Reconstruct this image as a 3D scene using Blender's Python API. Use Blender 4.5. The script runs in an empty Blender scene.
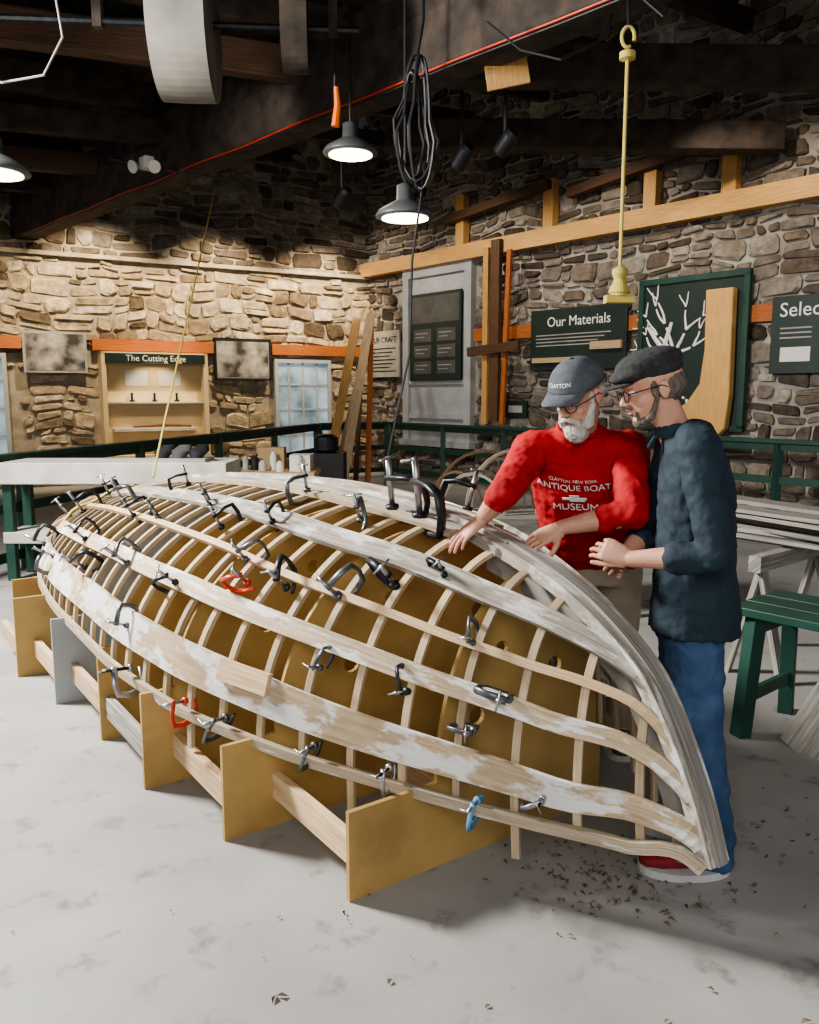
import bpy, bmesh, math, random
from mathutils import Vector, Matrix, Quaternion, noise
from mathutils.bvhtree import BVHTree
import numpy as np
random.seed(7)
V=Vector
Z=V((0,0,1))
SC=bpy.context.scene
COL=bpy.context.collection
def rnd(a,b): return random.uniform(a,b)
def lerp(a,b,t): return a+(b-a)*t

# ------------------------------------------------------------------ materials
def mat(name,c1,c2=None,scale=8,stretch=(1,1,1),coord='Object',rough=.7,bump=.1,detail=6,c3=None,th=.6,s3=5,soft=.05,metal=0,tint=0,emit=0,bscale=None,st3=(1,1,1),lo=.32,hi=.68):
    m=bpy.data.materials.new(name); m.use_nodes=True
    nt=m.node_tree; N=nt.nodes; Lk=nt.links
    b=N['Principled BSDF']; b.inputs['Roughness'].default_value=rough; b.inputs['Metallic'].default_value=metal
    if c2 is None: c2=tuple(x*.8 for x in c1)
    tc=N.new('ShaderNodeTexCoord'); mp=N.new('ShaderNodeMapping'); mp.inputs['Scale'].default_value=stretch
    Lk.new(tc.outputs[coord],mp.inputs['Vector'])
    no=N.new('ShaderNodeTexNoise'); no.inputs['Scale'].default_value=scale; no.inputs['Detail'].default_value=detail
    Lk.new(mp.outputs[0],no.inputs['Vector'])
    cr=N.new('ShaderNodeValToRGB'); cr.color_ramp.elements[0].position=lo; cr.color_ramp.elements[1].position=hi
    cr.color_ramp.elements[0].color=(*c2,1); cr.color_ramp.elements[1].color=(*c1,1)
    Lk.new(no.outputs['Fac'],cr.inputs['Fac'])
    out=cr.outputs['Color']
    if c3 is not None:
        mp3=N.new('ShaderNodeMapping'); mp3.inputs['Scale'].default_value=st3
        Lk.new(tc.outputs[coord],mp3.inputs['Vector'])
        n3=N.new('ShaderNodeTexNoise'); n3.inputs['Scale'].default_value=s3; n3.inputs['Detail'].default_value=8
        n3.inputs['Roughness'].default_value=.65
        Lk.new(mp3.outputs[0],n3.inputs['Vector'])
        r3=N.new('ShaderNodeValToRGB'); r3.color_ramp.elements[0].position=th-soft; r3.color_ramp.elements[1].position=th+soft
        Lk.new(n3.outputs['Fac'],r3.inputs['Fac'])
        mx=N.new('ShaderNodeMixRGB'); Lk.new(r3.outputs['Color'],mx.inputs['Fac']); Lk.new(out,mx.inputs[1]); mx.inputs[2].default_value=(*c3,1)
        out=mx.outputs[0]
    if tint:
        at=N.new('ShaderNodeAttribute'); at.attribute_name='tint'
        mr=N.new('ShaderNodeMapRange'); mr.inputs['To Min'].default_value=1-tint; mr.inputs['To Max'].default_value=1+tint
        Lk.new(at.outputs['Fac'],mr.inputs['Value'])
        mm=N.new('ShaderNodeMixRGB'); mm.blend_type='MULTIPLY'; mm.inputs['Fac'].default_value=1
        Lk.new(out,mm.inputs[1]); Lk.new(mr.outputs[0],mm.inputs[2]); out=mm.outputs[0]
    Lk.new(out,b.inputs['Base Color'])
    if emit:
        Lk.new(out,b.inputs['Emission Color']); b.inputs['Emission Strength'].default_value=emit
    if bump:
        bp=N.new('ShaderNodeBump'); bp.inputs['Strength'].default_value=bump; bp.inputs['Distance'].default_value=.02
        if bscale:
            nb=N.new('ShaderNodeTexNoise'); nb.inputs['Scale'].default_value=bscale; nb.inputs['Detail'].default_value=6
            Lk.new(tc.outputs[coord],nb.inputs['Vector']); Lk.new(nb.outputs['Fac'],bp.inputs['Height'])
        else: Lk.new(no.outputs['Fac'],bp.inputs['Height'])
        Lk.new(bp.outputs[0],b.inputs['Normal'])
    return m
def stone_mat(name,cols,nz=.35):
    m=bpy.data.materials.new(name); m.use_nodes=True
    nt=m.node_tree; N=nt.nodes; Lk=nt.links; b=N['Principled BSDF']; b.inputs['Roughness'].default_value=.9
    at=N.new('ShaderNodeAttribute'); at.attribute_name='tint'
    cr=N.new('ShaderNodeValToRGB'); e=cr.color_ramp.elements
    e[0].color=(*cols[0],1); e[0].position=0; e[1].color=(*cols[-1],1); e[1].position=1
    for i,c in enumerate(cols[1:-1]):
        x=e.new((i+1)/(len(cols)-1)); x.color=(*c,1)
    Lk.new(at.outputs['Fac'],cr.inputs['Fac'])
    tc=N.new('ShaderNodeTexCoord'); no=N.new('ShaderNodeTexNoise'); no.inputs['Scale'].default_value=7; no.inputs['Detail'].default_value=9; no.inputs['Roughness'].default_value=.65
    Lk.new(tc.outputs['Object'],no.inputs['Vector'])
    mr=N.new('ShaderNodeMapRange'); mr.inputs['From Min'].default_value=.3; mr.inputs['From Max'].default_value=.7; mr.inputs['To Min'].default_value=1-nz; mr.inputs['To Max'].default_value=1+nz
    Lk.new(no.outputs['Fac'],mr.inputs['Value'])
    mm=N.new('ShaderNodeMixRGB'); mm.blend_type='MULTIPLY'; mm.inputs['Fac'].default_value=1
    Lk.new(cr.outputs['Color'],mm.inputs[1]); Lk.new(mr.outputs[0],mm.inputs[2]); Lk.new(mm.outputs[0],b.inputs['Base Color'])
    bp=N.new('ShaderNodeBump'); bp.inputs['Strength'].default_value=.8; bp.inputs['Distance'].default_value=.05
    Lk.new(no.outputs['Fac'],bp.inputs['Height']); Lk.new(bp.outputs[0],b.inputs['Normal'])
    return m
def wood(name,c1,c2,**k):
    kw=dict(scale=3,stretch=(1.2,22,1),coord='UV',rough=.65,bump=.12,tint=.15); kw.update(k)
    return mat(name,c1,c2,**kw)
M={}
M['pine']=wood('pine_wood',(.64,.48,.30),(.43,.29,.16))
M['rib']=wood('rib_wood',(.54,.43,.29),(.34,.25,.15),tint=.3)
M['oldrib']=wood('old_ribband_wood',(.48,.40,.29),(.28,.22,.15),c3=(.56,.55,.51),th=.60,s3=5,st3=(1,3,1),soft=.04)
M['grey']=wood('weathered_wood',(.36,.34,.30),(.15,.14,.125),tint=.25)
M['greywhite']=wood('old_painted_plank',(.40,.36,.30),(.19,.165,.135),c3=(.58,.57,.54),th=.55,s3=5,st3=(1,3,1),soft=.05)
M['whitewood']=wood('paint_worn_plank',(.52,.42,.29),(.32,.24,.15),c3=(.64,.63,.60),th=.54,s3=4.5,st3=(1,3,1),soft=.025)
M['paintplank']=wood('paint_covered_plank',(.53,.41,.27),(.35,.26,.16),c3=(.68,.67,.64),th=.50,s3=4,st3=(1,2.5,1),soft=.03)
M['mdf']=mat('mdf_panel',(.45,.295,.11),(.33,.21,.072),scale=3,rough=.6,bump=.02,c3=(.25,.155,.06),th=.66,s3=2,soft=.1)
M['greypanel']=mat('grey_panel',(.34,.37,.39),(.28,.31,.33),scale=3,bump=.02)
M['iron']=mat('clamp_iron',(.035,.04,.045),(.02,.02,.025),scale=20,rough=.4,bump=.05,metal=.6)
M['gun']=mat('gunmetal',(.16,.17,.18),(.09,.095,.10),scale=20,rough=.4,bump=.05,metal=.7)
M['steel']=mat('steel',(.45,.46,.48),(.3,.3,.32),scale=20,rough=.35,bump=.05,metal=.9)
M['redp']=mat('red_paint',(.6,.05,.02),rough=.4,bump=0)
M['bluep']=mat('blue_paint',(.12,.28,.45),rough=.4,bump=0)
M['orange']=mat('orange_paint',(.85,.17,.02),rough=.4,bump=0)
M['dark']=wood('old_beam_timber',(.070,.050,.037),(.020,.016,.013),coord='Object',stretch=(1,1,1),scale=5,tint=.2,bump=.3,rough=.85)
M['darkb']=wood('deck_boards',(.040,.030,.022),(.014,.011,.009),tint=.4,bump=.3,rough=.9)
M['brown']=wood('brown_timber',(.14,.07,.035),(.06,.032,.018),tint=.2,bump=.3)
M['yel']=wood('new_timber',(.70,.42,.16),(.52,.28,.09),tint=.08)
M['orgw']=wood('orange_trim_timber',(.50,.16,.04),(.31,.09,.022),tint=.1)
M['green']=mat('green_paint',(.020,.070,.050),(.013,.048,.036),scale=5,rough=.45,bump=.03)
M['signg']=mat('sign_green',(.014,.032,.026),(.011,.025,.020),scale=3,rough=.5,bump=0)
M['white']=mat('white_paint',(.60,.58,.53),(.42,.40,.36),scale=4,rough=.6,bump=.03)
M['paper']=mat('paper_white',(.75,.74,.70),(.70,.69,.65),bump=0)
M['text']=mat('sign_lettering',(.85,.84,.8),(.8,.8,.76),bump=0)
M['mortar']=mat('mortar',(.44,.38,.29),(.28,.24,.18),scale=6,rough=.95,bump=.4)
M['mortarw']=mat('mortar_pale',(.48,.45,.40),(.26,.24,.21),scale=2.5,rough=.95,bump=.4)
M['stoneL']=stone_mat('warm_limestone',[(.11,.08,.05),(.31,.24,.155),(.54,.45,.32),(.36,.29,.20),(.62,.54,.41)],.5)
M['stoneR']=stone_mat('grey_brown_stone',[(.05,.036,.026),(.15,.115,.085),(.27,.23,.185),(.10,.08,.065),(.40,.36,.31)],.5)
M['wgrey']=mat('window_grey_paint',(.44,.46,.47),(.36,.38,.39),scale=4,bump=.02)
M['glass']=mat('window_glass',(.42,.55,.62),(.10,.15,.18),scale=1.6,rough=.1,bump=0,emit=.55)  # panes given a weak glow that stands in for daylight outside
M['cream']=mat('display_cream',(.75,.60,.36),(.66,.52,.30),scale=2,bump=0)
M['black']=mat('black_plastic',(.015,.015,.017),rough=.5,bump=0)
M['bulb']=mat('bulb_glow',(1,.86,.6),(1,.86,.6),bump=0,emit=8)
M['galv']=mat('galvanised_grey',(.40,.39,.36),(.28,.27,.25),scale=4,rough=.5,bump=.03)
M['drum']=mat('drum_canvas',(.30,.28,.24),(.17,.16,.14),scale=2.5,rough=.7,bump=.03)
M['shade']=mat('enamel_shade_dark',(.10,.11,.11),(.06,.065,.065),scale=4,rough=.4,bump=.02)
M['photo']=mat('old_photograph',(.44,.42,.38),(.04,.04,.038),scale=3.5,detail=9,bump=0,lo=.36,hi=.66)
M['yrope']=mat('yellow_rope',(.60,.48,.13),bump=0)
M['skin']=mat('skin',(.60,.34,.24),(.50,.24,.165),scale=14,rough=.5,bump=.05)
M['red']=mat('red_sweatshirt_cloth',(.45,.008,.012),(.33,.005,.008),scale=9,rough=.85,bump=.35,bscale=14)
M['navy']=mat('navy_shirt_cloth',(.012,.030,.046),(.0075,.020,.033),scale=9,rough=.8,bump=.4,bscale=14)
M['jeans']=mat('denim',(.060,.12,.235),(.022,.052,.12),scale=7,rough=.85,bump=.35,bscale=18)
M['khaki']=mat('khaki_cloth',(.44,.37,.28),(.34,.28,.20),scale=7,rough=.85,bump=.3,bscale=16)
M['capg']=mat('grey_cap_cloth',(.10,.115,.13),(.07,.08,.095),scale=30,rough=.9,bump=.1)
M['capd']=mat('dark_flat_cap_wool',(.045,.045,.047),(.022,.022,.024),scale=60,rough=.95,bump=.3)
M['wbeard']=mat('white_beard',(.62,.60,.56),(.36,.34,.31),scale=60,rough=.9,bump=.6,stretch=(1,1,.3))
M['gbeard']=mat('grey_beard',(.20,.16,.135),(.09,.07,.055),scale=70,rough=.9,bump=.6,stretch=(1,1,.3))
M['shoe']=mat('red_sneaker',(.32,.02,.03),(.20,.015,.02),scale=20,bump=.1)
M['sole']=mat('white_sole',(.6,.6,.58),bump=0)
M['bshoe']=mat('brown_leather',(.12,.07,.04),bump=.05)
M['eye']=mat('eye_white',(.8,.78,.74),bump=0,rough=.2)
M['iris']=mat('eye_iris',(.05,.04,.03),bump=0,rough=.2)
M['lips']=mat('lips',(.45,.18,.14),bump=0)
M['rust']=mat('rusty_iron',(.22,.09,.04),(.08,.04,.025),scale=12,bump=.3)
M['shaving']=mat('shaving_brown',(.20,.145,.09),(.09,.06,.04),scale=12,bump=.1,tint=.4)
M['card']=mat('cardboard',(.42,.28,.15),(.36,.24,.12),bump=.03)

# ------------------------------------------------------------------ mesh builder
class MB:
    def __init__(s): s.v=[];s.f=[];s.uv=[];s.mi=[];s.t=[];s.mats=[]
    def slot(s,m):
        m=M[m]
        if m not in s.mats: s.mats.append(m)
        return s.mats.index(m)
    def add(s,vs,fs,m,uvs=None,t=None):
        o=len(s.v); s.v+= [tuple(p) for p in vs]; k=s.slot(m)
        if t is None: t=random.random()
        for i,f in enumerate(fs):
            s.f.append(tuple(o+a for a in f)); s.mi.append(k); s.t.append(t)
            s.uv.append(uvs[i] if uvs else [(0,0)]*len(f))
    def box(s,c,ax,h,m,t=None):
        c=V(c); ax=[V(a) for a in ax]
        if ax[0].cross(ax[1]).dot(ax[2])<0: ax[2]=-ax[2]
        vs=[];sg=[(-1,-1,-1),(1,-1,-1),(1,1,-1),(-1,1,-1),(-1,-1,1),(1,-1,1),(1,1,1),(-1,1,1)]
        for g in sg: vs.append(c+ax[0]*g[0]*h[0]+ax[1]*g[1]*h[1]+ax[2]*g[2]*h[2])
        fs=[(0,3,2,1),(4,5,6,7),(0,1,5,4),(1,2,6,5),(2,3,7,6),(3,0,4,7)]
        li=max(range(3),key=lambda i:h[i]); ot=[i for i in range(3) if i!=li]
        ou,ov=rnd(0,50),rnd(0,50)
        uvs=[[(ou+sg[k][li]*h[li],ov+sg[k][ot[0]]*h[ot[0]]+sg[k][ot[1]]*h[ot[1]]) for k in f] for f in fs]
        s.add(vs,fs,m,uvs,t)
    def abox(s,x0,x1,y0,y1,z0,z1,m,t=None):
        s.box(((x0+x1)/2,(y0+y1)/2,(z0+z1)/2),[(1,0,0),(0,1,0),(0,0,1)],(abs(x1-x0)/2,abs(y1-y0)/2,abs(z1-z0)/2),m,t)
    def board(s,p0,p1,w,th,m,up=Z,t=None):
        p0=V(p0);p1=V(p1);d=(p1-p0);L=d.length;d.normalize();up=V(up)
        a=up.cross(d)
        if a.length<1e-4: a=V((1,0,0)).cross(d)
        a.normalize();b=d.cross(a)
        s.box((p0+p1)/2,[d,a,b],(L/2,w/2,th/2),m,t)
    def ribbon(s,pts,nrm,w,th,m,t=None,ends=None):
        vs=[];n=len(pts);L=0;us=[]
        for i in range(n):
            tg=(pts[min(i+1,n-1)]-pts[max(i-1,0)]).normalized(); N=nrm[i].normalized(); la=tg.cross(N).normalized(); N=la.cross(tg)
            ww=w(i/(n-1)) if callable(w) else w
            if i: L+=(pts[i]-pts[i-1]).length
            us.append(L)
            for a,b in ((-1,0),(1,0),(1,1),(-1,1)): vs.append(pts[i]+la*a*ww/2+N*b*th)
        fs=[];uv=[];ou,ov=rnd(0,50),rnd(0,50);vv=[0,.1,.12,.22,.24]
        for i in range(n-1):
            for k in range(4):
                k2=(k+1)%4
                fs.append((i*4+k,i*4+k2,(i+1)*4+k2,(i+1)*4+k))
                uv.append([(ou+us[i],ov+vv[k]),(ou+us[i],ov+vv[k+1]),(ou+us[i+1],ov+vv[k+1]),(ou+us[i+1],ov+vv[k])])
        e=(n-1)*4
        fs+= [(3,2,1,0),(e,e+1,e+2,e+3)]; uv+=[[(ou,ov)]*4]*2
        s.add(vs,fs,m,uv,t)
    def tube(s,pts,r,m,n=8,t=None,closed=False,flat=1):
        pts=[V(p) for p in pts];N=len(pts);rs=r if isinstance(r,(list,tuple)) else [r]*N
        tg=[]
        for i in range(N):
            if closed: d=pts[(i+1)%N]-pts[i-1]
            else: d=pts[min(i+1,N-1)]-pts[max(i-1,0)]
            tg.append(d.normalized())
        a=tg[0].orthogonal().normalized();vs=[]
        for i in range(N):
            a=(a-tg[i]*a.dot(tg[i])).normalized();b=tg[i].cross(a)
            for k in range(n):
                an=2*math.pi*k/n; vs.append(pts[i]+(a*math.cos(an)+b*math.sin(an)*flat)*rs[i])
        fs=[]
        for i in range(N if closed else N-1):
            j=(i+1)%N
            for k in range(n): fs.append((i*n+k,i*n+(k+1)%n,j*n+(k+1)%n,j*n+k))
        if not closed: fs+=[tuple(range(n-1,-1,-1)),tuple((N-1)*n+k for k in range(n))]
        s.add(vs,fs,m,None,t)
    def lathe(s,prof,c,axis,m,n=20,t=None):
        c=V(c);ax=V(axis).normalized();a=ax.orthogonal().normalized();b=ax.cross(a);vs=[]
        for r,h in prof:
            for k in range(n):
                an=2*math.pi*k/n; vs.append(c+ax*h+(a*math.cos(an)+b*math.sin(an))*r)
        fs=[]
        for i in range(len(prof)-1):
            for k in range(n): fs.append((i*n+k,i*n+(k+1)%n,(i+1)*n+(k+1)%n,(i+1)*n+k))
        fs+=[tuple(range(n-1,-1,-1)),tuple((len(prof)-1)*n+k for k in range(n))]
        s.add(vs,fs,m,None,t)
    def ell(s,c,r,m,R=None,n=16,k=10):
        c=V(c);vs=[];R=R or Matrix.Identity(3)
        for i in range(1,k):
            th=math.pi*i/k
            for j in range(n):
                ph=2*math.pi*j/n
                vs.append(c+R@V((r[0]*math.sin(th)*math.cos(ph),r[1]*math.sin(th)*math.sin(ph),r[2]*math.cos(th))))
        vs.append(c+R@V((0,0,r[2])));vs.append(c-R@V((0,0,r[2])));T=len(vs)-2;B=T+1
        fs=[]
        for i in range(k-2):
            for j in range(n): fs.append((i*n+j,(i+1)*n+j,(i+1)*n+(j+1)%n,i*n+(j+1)%n))
        for j in range(n):
            fs.append((T,j,(j+1)%n)); fs.append((B,(k-2)*n+(j+1)%n,(k-2)*n+j))
        s.add(vs,fs,m,None,.5)
    def cap(s,p0,r0,p1,r1,m,n=14):
        p0=V(p0);p1=V(p1);d=p1-p0;L=d.length
        if L<1e-5: s.ell(p0,(r0,)*3,m);return
        prof=[]
        for i in range(5): a=math.pi/2*(1-i/4); prof.append((max(r0*math.cos(a),1e-4),-r0*math.sin(a)))
        for i in range(5): a=math.pi/2*(i/4); prof.append((max(r1*math.cos(a),1e-4),L+r1*math.sin(a)))
        s.lathe(prof,p0,d,m,n=n,t=.5)
    def chain(s,jr,m,n=14):
        for (p0,r0),(p1,r1) in zip(jr,jr[1:]): s.cap(p0,r0,p1,r1,m,n)
    def loft(s,rings,m,n=24):
        vs=[]
        for c,a,b in rings:
            for k in range(n):
                an=2*math.pi*k/n; ca,sa=math.cos(an),math.sin(an)
                ca=math.copysign(abs(ca)**.85,ca); sa=math.copysign(abs(sa)**.85,sa)
                vs.append(V(c)+V(a)*ca+V(b)*sa)
        fs=[]
        for i in range(len(rings)-1):
            for k in range(n): fs.append((i*n+k,i*n+(k+1)%n,(i+1)*n+(k+1)%n,(i+1)*n+k))
        fs+=[tuple(range(n-1,-1,-1)),tuple((len(rings)-1)*n+k for k in range(n))]
        s.add(vs,fs,m,None,.5)
    def build(s,name,parent=None,smooth=False,bevel=0,remesh=0,sm=0,disp=0,dscale=.12,fix=False):
        me=bpy.data.meshes.new(name); me.from_pydata(s.v,[],s.f)
        for m in s.mats: me.materials.append(m)
        me.polygons.foreach_set('material_index',s.mi)
        uvl=me.uv_layers.new(name='UVMap'); flat=[c for f in s.uv for p in f for c in p]; uvl.data.foreach_set('uv',flat)
        at=me.attributes.new('tint','FLOAT','FACE'); at.data.foreach_set('value',s.t)
        o=bpy.data.objects.new(name,me); COL.objects.link(o)
        if fix:
            bm=bmesh.new(); bm.from_mesh(me); bmesh.ops.recalc_face_normals(bm,faces=bm.faces); bm.to_mesh(me); bm.free()
        if remesh:
            md=o.modifiers.new('r','REMESH'); md.mode='VOXEL'; md.voxel_size=remesh; md.use_smooth_shade=True
            if sm: q=o.modifiers.new('s','SMOOTH'); q.factor=.5; q.iterations=sm
            if disp:
                tx=bpy.data.textures.new(name+'_folds','CLOUDS'); tx.noise_scale=dscale; tx.noise_depth=2
                q=o.modifiers.new('d','DISPLACE'); q.texture=tx; q.strength=disp; q.mid_level=.5; q.texture_coords='LOCAL'
            dg=bpy.context.evaluated_depsgraph_get(); m2=bpy.data.meshes.new_from_object(o.evaluated_get(dg)); o.modifiers.clear(); o.data=m2
            me=m2; smooth=True
            if not me.materials and s.mats:
                me.materials.append(s.mats[0])
        if smooth:
            me.polygons.foreach_set('use_smooth',[True]*len(me.polygons))
        if bevel:
            md=o.modifiers.new('b','BEVEL'); md.width=bevel; md.segments=2; md.limit_method='ANGLE'
        if parent: o.parent=parent
        me.update()
        return o
def empty(name,loc=(0,0,0)):
    e=bpy.data.objects.new(name,None); COL.objects.link(e); e.empty_display_size=.1
    return e
def text(body,size,pos,X,Y,m,parent,name,ext=.002,align='CENTER',raw=False):
    cu=bpy.data.curves.new(name,'FONT'); cu.body=body; cu.size=size; cu.align_x=align; cu.align_y='CENTER'; cu.extrude=ext; cu.resolution_u=3
    o=bpy.data.objects.new(name+'_c',cu); COL.objects.link(o)
    X=V(X).normalized();Y=V(Y).normalized();N=X.cross(Y)
    dg=bpy.context.evaluated_depsgraph_get(); dg.update(); me=bpy.data.meshes.new_from_object(o.evaluated_get(dg)); bpy.data.objects.remove(o)
    mt=Matrix(((X.x,Y.x,N.x,pos[0]),(X.y,Y.y,N.y,pos[1]),(X.z,Y.z,N.z,pos[2]),(0,0,0,1)))
    me.transform(mt); me.materials.clear(); me.materials.append(M[m])
    q=bpy.data.objects.new(name,me); COL.objects.link(q)
    if parent: q.parent=parent
    return q

# ------------------------------------------------------------------ camera
cam=bpy.data.objects.new('camera',bpy.data.cameras.new('camera')); COL.objects.link(cam)
cam.location=(0,0,1.6); cam.rotation_euler=(math.radians(90-8.13),0,0)
cam.data.sensor_fit='HORIZONTAL'; cam.data.sensor_width=36; cam.data.lens=36
SC.camera=cam

# ------------------------------------------------------------------ room
COR=V((-.84,17.5,0)); RD=V((.6485,-.7612,0)).normalized(); LD=V((-.8694,-.494,0)).normalized()
RN=V((RD.y,-RD.x,0)); LN=V((-LD.y,LD.x,0))
def RW(u,z,o=0): return COR+RD*u+Z*z+RN*o
def LW(u,z,o=0): return COR+LD*u+Z*z+LN*o
b=MB(); b.abox(-14,14,-6,22,-.2,0,'white')
FL=mat('concrete_floor',(.375,.365,.345),(.27,.262,.25),scale=1.6,rough=.6,bump=.08,detail=12,c3=(.19,.18,.17),th=.63,s3=6,soft=.06)
b.mats[0]=FL; b.build('floor')

def warp(a,c):
    n=noise.noise(V((a*.9,c*1.3,3.1))); n2=noise.noise(V((a*1.1+9,c*.9,7.7)))
    n3=noise.noise(V((a*3.3+4,c*3.1,1.7))); n4=noise.noise(V((a*3.1,c*3.3,5.7)))
    return a+n*.12+n3*.03, c+n2*.14+n4*.035
def stones(b,P,u0,u1,z0,z1,holes,m,hmin=.10,hmax=.31,lmin=.15,lmax=.66):
    z=z0
    def one(u,l,zz,h):
        cu,cz=warp(u+l/2,zz+h/2)
        if any(a+.1<cu+l/2 and cu-l/2<c-.1 and d+.1<cz+h/2 and cz-h/2<e-.1 for a,c,d,e in holes): return
        if cz+h/2<z0-.05 or cz+h/2>z1+.12: return
        g=.012+rnd(0,.012); dep=rnd(.02,.08)
        q=[(u+g,zz+g),(u+l-g,zz+g),(u+l-g,zz+h-g),(u+g,zz+h-g)]
        q=[(a+rnd(-.02,.02),c+rnd(-.016,.016)) for a,c in q]
        k=min(l,h)*.2; pts=[]
        for i,(a,c) in enumerate(q):
            pa=q[i-1];pb=q[(i+1)%4]
            da=V((pa[0]-a,pa[1]-c)).normalized();db=V((pb[0]-a,pb[1]-c)).normalized()
            j=rnd(.2,1.8); pts.append(warp(a+da.x*k*j,c+da.y*k*j))
            j=rnd(.2,1.8); pts.append(warp(a+db.x*k*j,c+db.y*k*j))
        mx=sum(p[0] for p in pts)/8;mz=sum(p[1] for p in pts)/8
        tx,tz=rnd(-.02,.02),rnd(-.02,.02)
        vs=[P(a,c,0) for a,c in pts]+[P(a,c,dep*.7) for a,c in pts]+[P(mx+(a-mx)*.8,mz+(c-mz)*.8,dep+(tx if a>mx else -tx)+(tz if c>mz else -tz)*.5) for a,c in pts]
        fs=[]
        for r in (0,8):
            for i in range(8): fs.append((r+i,r+(i+1)%8,r+8+(i+1)%8,r+8+i))
        fs.append(tuple(range(16,24)))
        b.add(vs,fs,m)
    while z<z1:
        h=rnd(hmin,hmax); u=u0-rnd(0,.3)
        while u<u1:
            l=rnd(lmin,lmax)
            if h>.2 and random.random()<.45:
                f=rnd(.35,.65); one(u,l,z,h*f); 
                if l>.45 and random.random()<.5: g=rnd(.4,.6); one(u,l*g,z+h*f,h*(1-f)); one(u+l*g,l*(1-g),z+h*f,h*(1-f))
                else: one(u,l,z+h*f,h*(1-f))
            elif h>.22 and l>.5 and random.random()<.4: one(u,l*.5,z,h); one(u+l*.5,l*.5,z,h)
            else: one(u,l,z,h)
            u+=l
        z+=h
def slab(b,P,u0,u1,z0,z1,o0,o1,m,t=None):
    c=(P(u0,z0,o0)+P(u1,z1,o1))/2; d=(P(1,0,0)-P(0,0,0)); n=(P(0,0,1)-P(0,0,0))
    b.box(c,[d,Z,n],(abs(u1-u0)/2,abs(z1-z0)/2,abs(o1-o0)/2),m,t)
b=MB(); slab(b,LW,-.3,9.5,0,6.8,-.4,0,'mortar')
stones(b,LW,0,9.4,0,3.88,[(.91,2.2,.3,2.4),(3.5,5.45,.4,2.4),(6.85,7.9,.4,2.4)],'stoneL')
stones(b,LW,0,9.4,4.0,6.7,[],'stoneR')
b.build('wall_left',smooth=False)
b=MB(); slab(b,RW,-.3,13,0,7.4,-.4,0,'mortarw')
stones(b,RW,0,13,0,7.3,[(1.25,3.15,.69,3.95)],'stoneR',hmin=.09,hmax=.28,lmin=.14,lmax=.56)
b.build('wall_right')
b=MB(); slab(b,LW,0,9.4,3.95,4.02,0,.14,'mortar'); b.build('trim_ledge')
for i,(a,c) in enumerate([(6.65,9),(3.34,5.52),(.25,2.2)]):
    b=MB(); slab(b,LW,a,c,2.38,2.58,.03,.16,'orgw'); b.build('trim_%d'%(i+1))
b=MB(); slab(b,RW,3.2,8.66,2.55,2.77,.03,.12,'orgw'); b.build('trim_4')
e=empty('display_case')
b=MB(); slab(b,LW,3.54,5.42,.45,2.36,.09,.11,'cream')
for a,c in ((3.54,3.62),(5.34,5.42)): slab(b,LW,a,c,.45,2.36,.0,.34,'cream')
slab(b,LW,3.54,5.42,2.30,2.36,.03,.34,'cream'); slab(b,LW,3.54,5.42,.45,.52,.03,.38,'cream'); slab(b,LW,3.62,5.34,1.45,1.48,.1,.30,'white')
slab(b,LW,3.75,5.25,.95,1.0,.1,.30,'white')
b.build('case',e)
b=MB(); slab(b,LW,3.6,5.36,2.16,2.33,.34,.37,'signg'); b.build('header',e)
text('The Cutting Edge',.15,LW(4.48,2.245,.375),-LD,Z,'text',e,'header_text')
b=MB()
for u in (4.1,4.5,4.9):
    b.lathe([(.045,0),(.05,.02),(.02,.04),(.02,.13),(.03,.15),(.0,.16)],LW(u,1.48,.2),Z,'iron')
b.tube([LW(3.85,1.03,.2),LW(4.4,1.05,.2),LW(4.9,1.03,.2)],[.02,.03,.015],'rust'); b.box(LW(4.2,1.9,.12),[LD,Z,LN],(.2,.14,.01),'paper'); b.box(LW(4.8,1.9,.12),[LD,Z,LN],(.2,.14,.01),'paper')
b.build('exhibits',e)
def window(name,P,u0,u1,z0,z1,nu,nz,fm,parent=None):
    e=empty(name); b=MB(); fw=.07
    slab(b,P,u0,u1,z1-fw,z1,.0,.14,fm);slab(b,P,u0,u1,z0,z0+fw,.0,.18,fm);slab(b,P,u0,u0+fw,z0+fw,z1-fw,.0,.14,fm);slab(b,P,u1-fw,u1,z0+fw,z1-fw,.0,.14,fm)
    for i in range(1,nu): 
        u=lerp(u0,u1,i/nu); slab(b,P,u-.018,u+.018,z0+fw,z1-fw,.07,.11,fm)
    for i in range(1,nz):
        z=lerp(z0,z1,i/nz); slab(b,P,u0+fw,u1-fw,z-.018,z+.018,.07,.11,fm)
    b.build('frame',e)
    g=MB(); slab(g,P,u0+fw,u1-fw,z0+fw,z1-fw,.08,.09,'glass'); g.build('glass_pane',e); return e
window('window_1',LW,.95,2.15,.33,2.3,4,4,'wgrey')
window('window_2',LW,6.9,7.9,.45,2.3,3,4,'wgrey')
for i,(a,c,d,z) in enumerate([(5.62,6.64,1.98,2.68),(2.26,3.34,1.9,2.65)]):
    e=empty('framed_photograph'+('' if i==0 else '.001'))
    b=MB(); slab(b,LW,a,c,d,z,.10,.17,'galv'); slab(b,LW,a+.04,c-.04,d+.04,z-.04,.17,.175,'photo'); b.build('print',e)
    if i==1:
        g=MB(); slab(g,LW,a-.02,c+.02,d-.02,d+.02,.1,.19,'black');slab(g,LW,a-.02,c+.02,z-.02,z+.02,.1,.19,'black');slab(g,LW,a-.02,a+.02,d,z,.1,.19,'black');slab(g,LW,c-.02,c+.02,d,z,.1,.19,'black'); g.build('frame',e)
e=empty('window_3'); b=MB()
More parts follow.
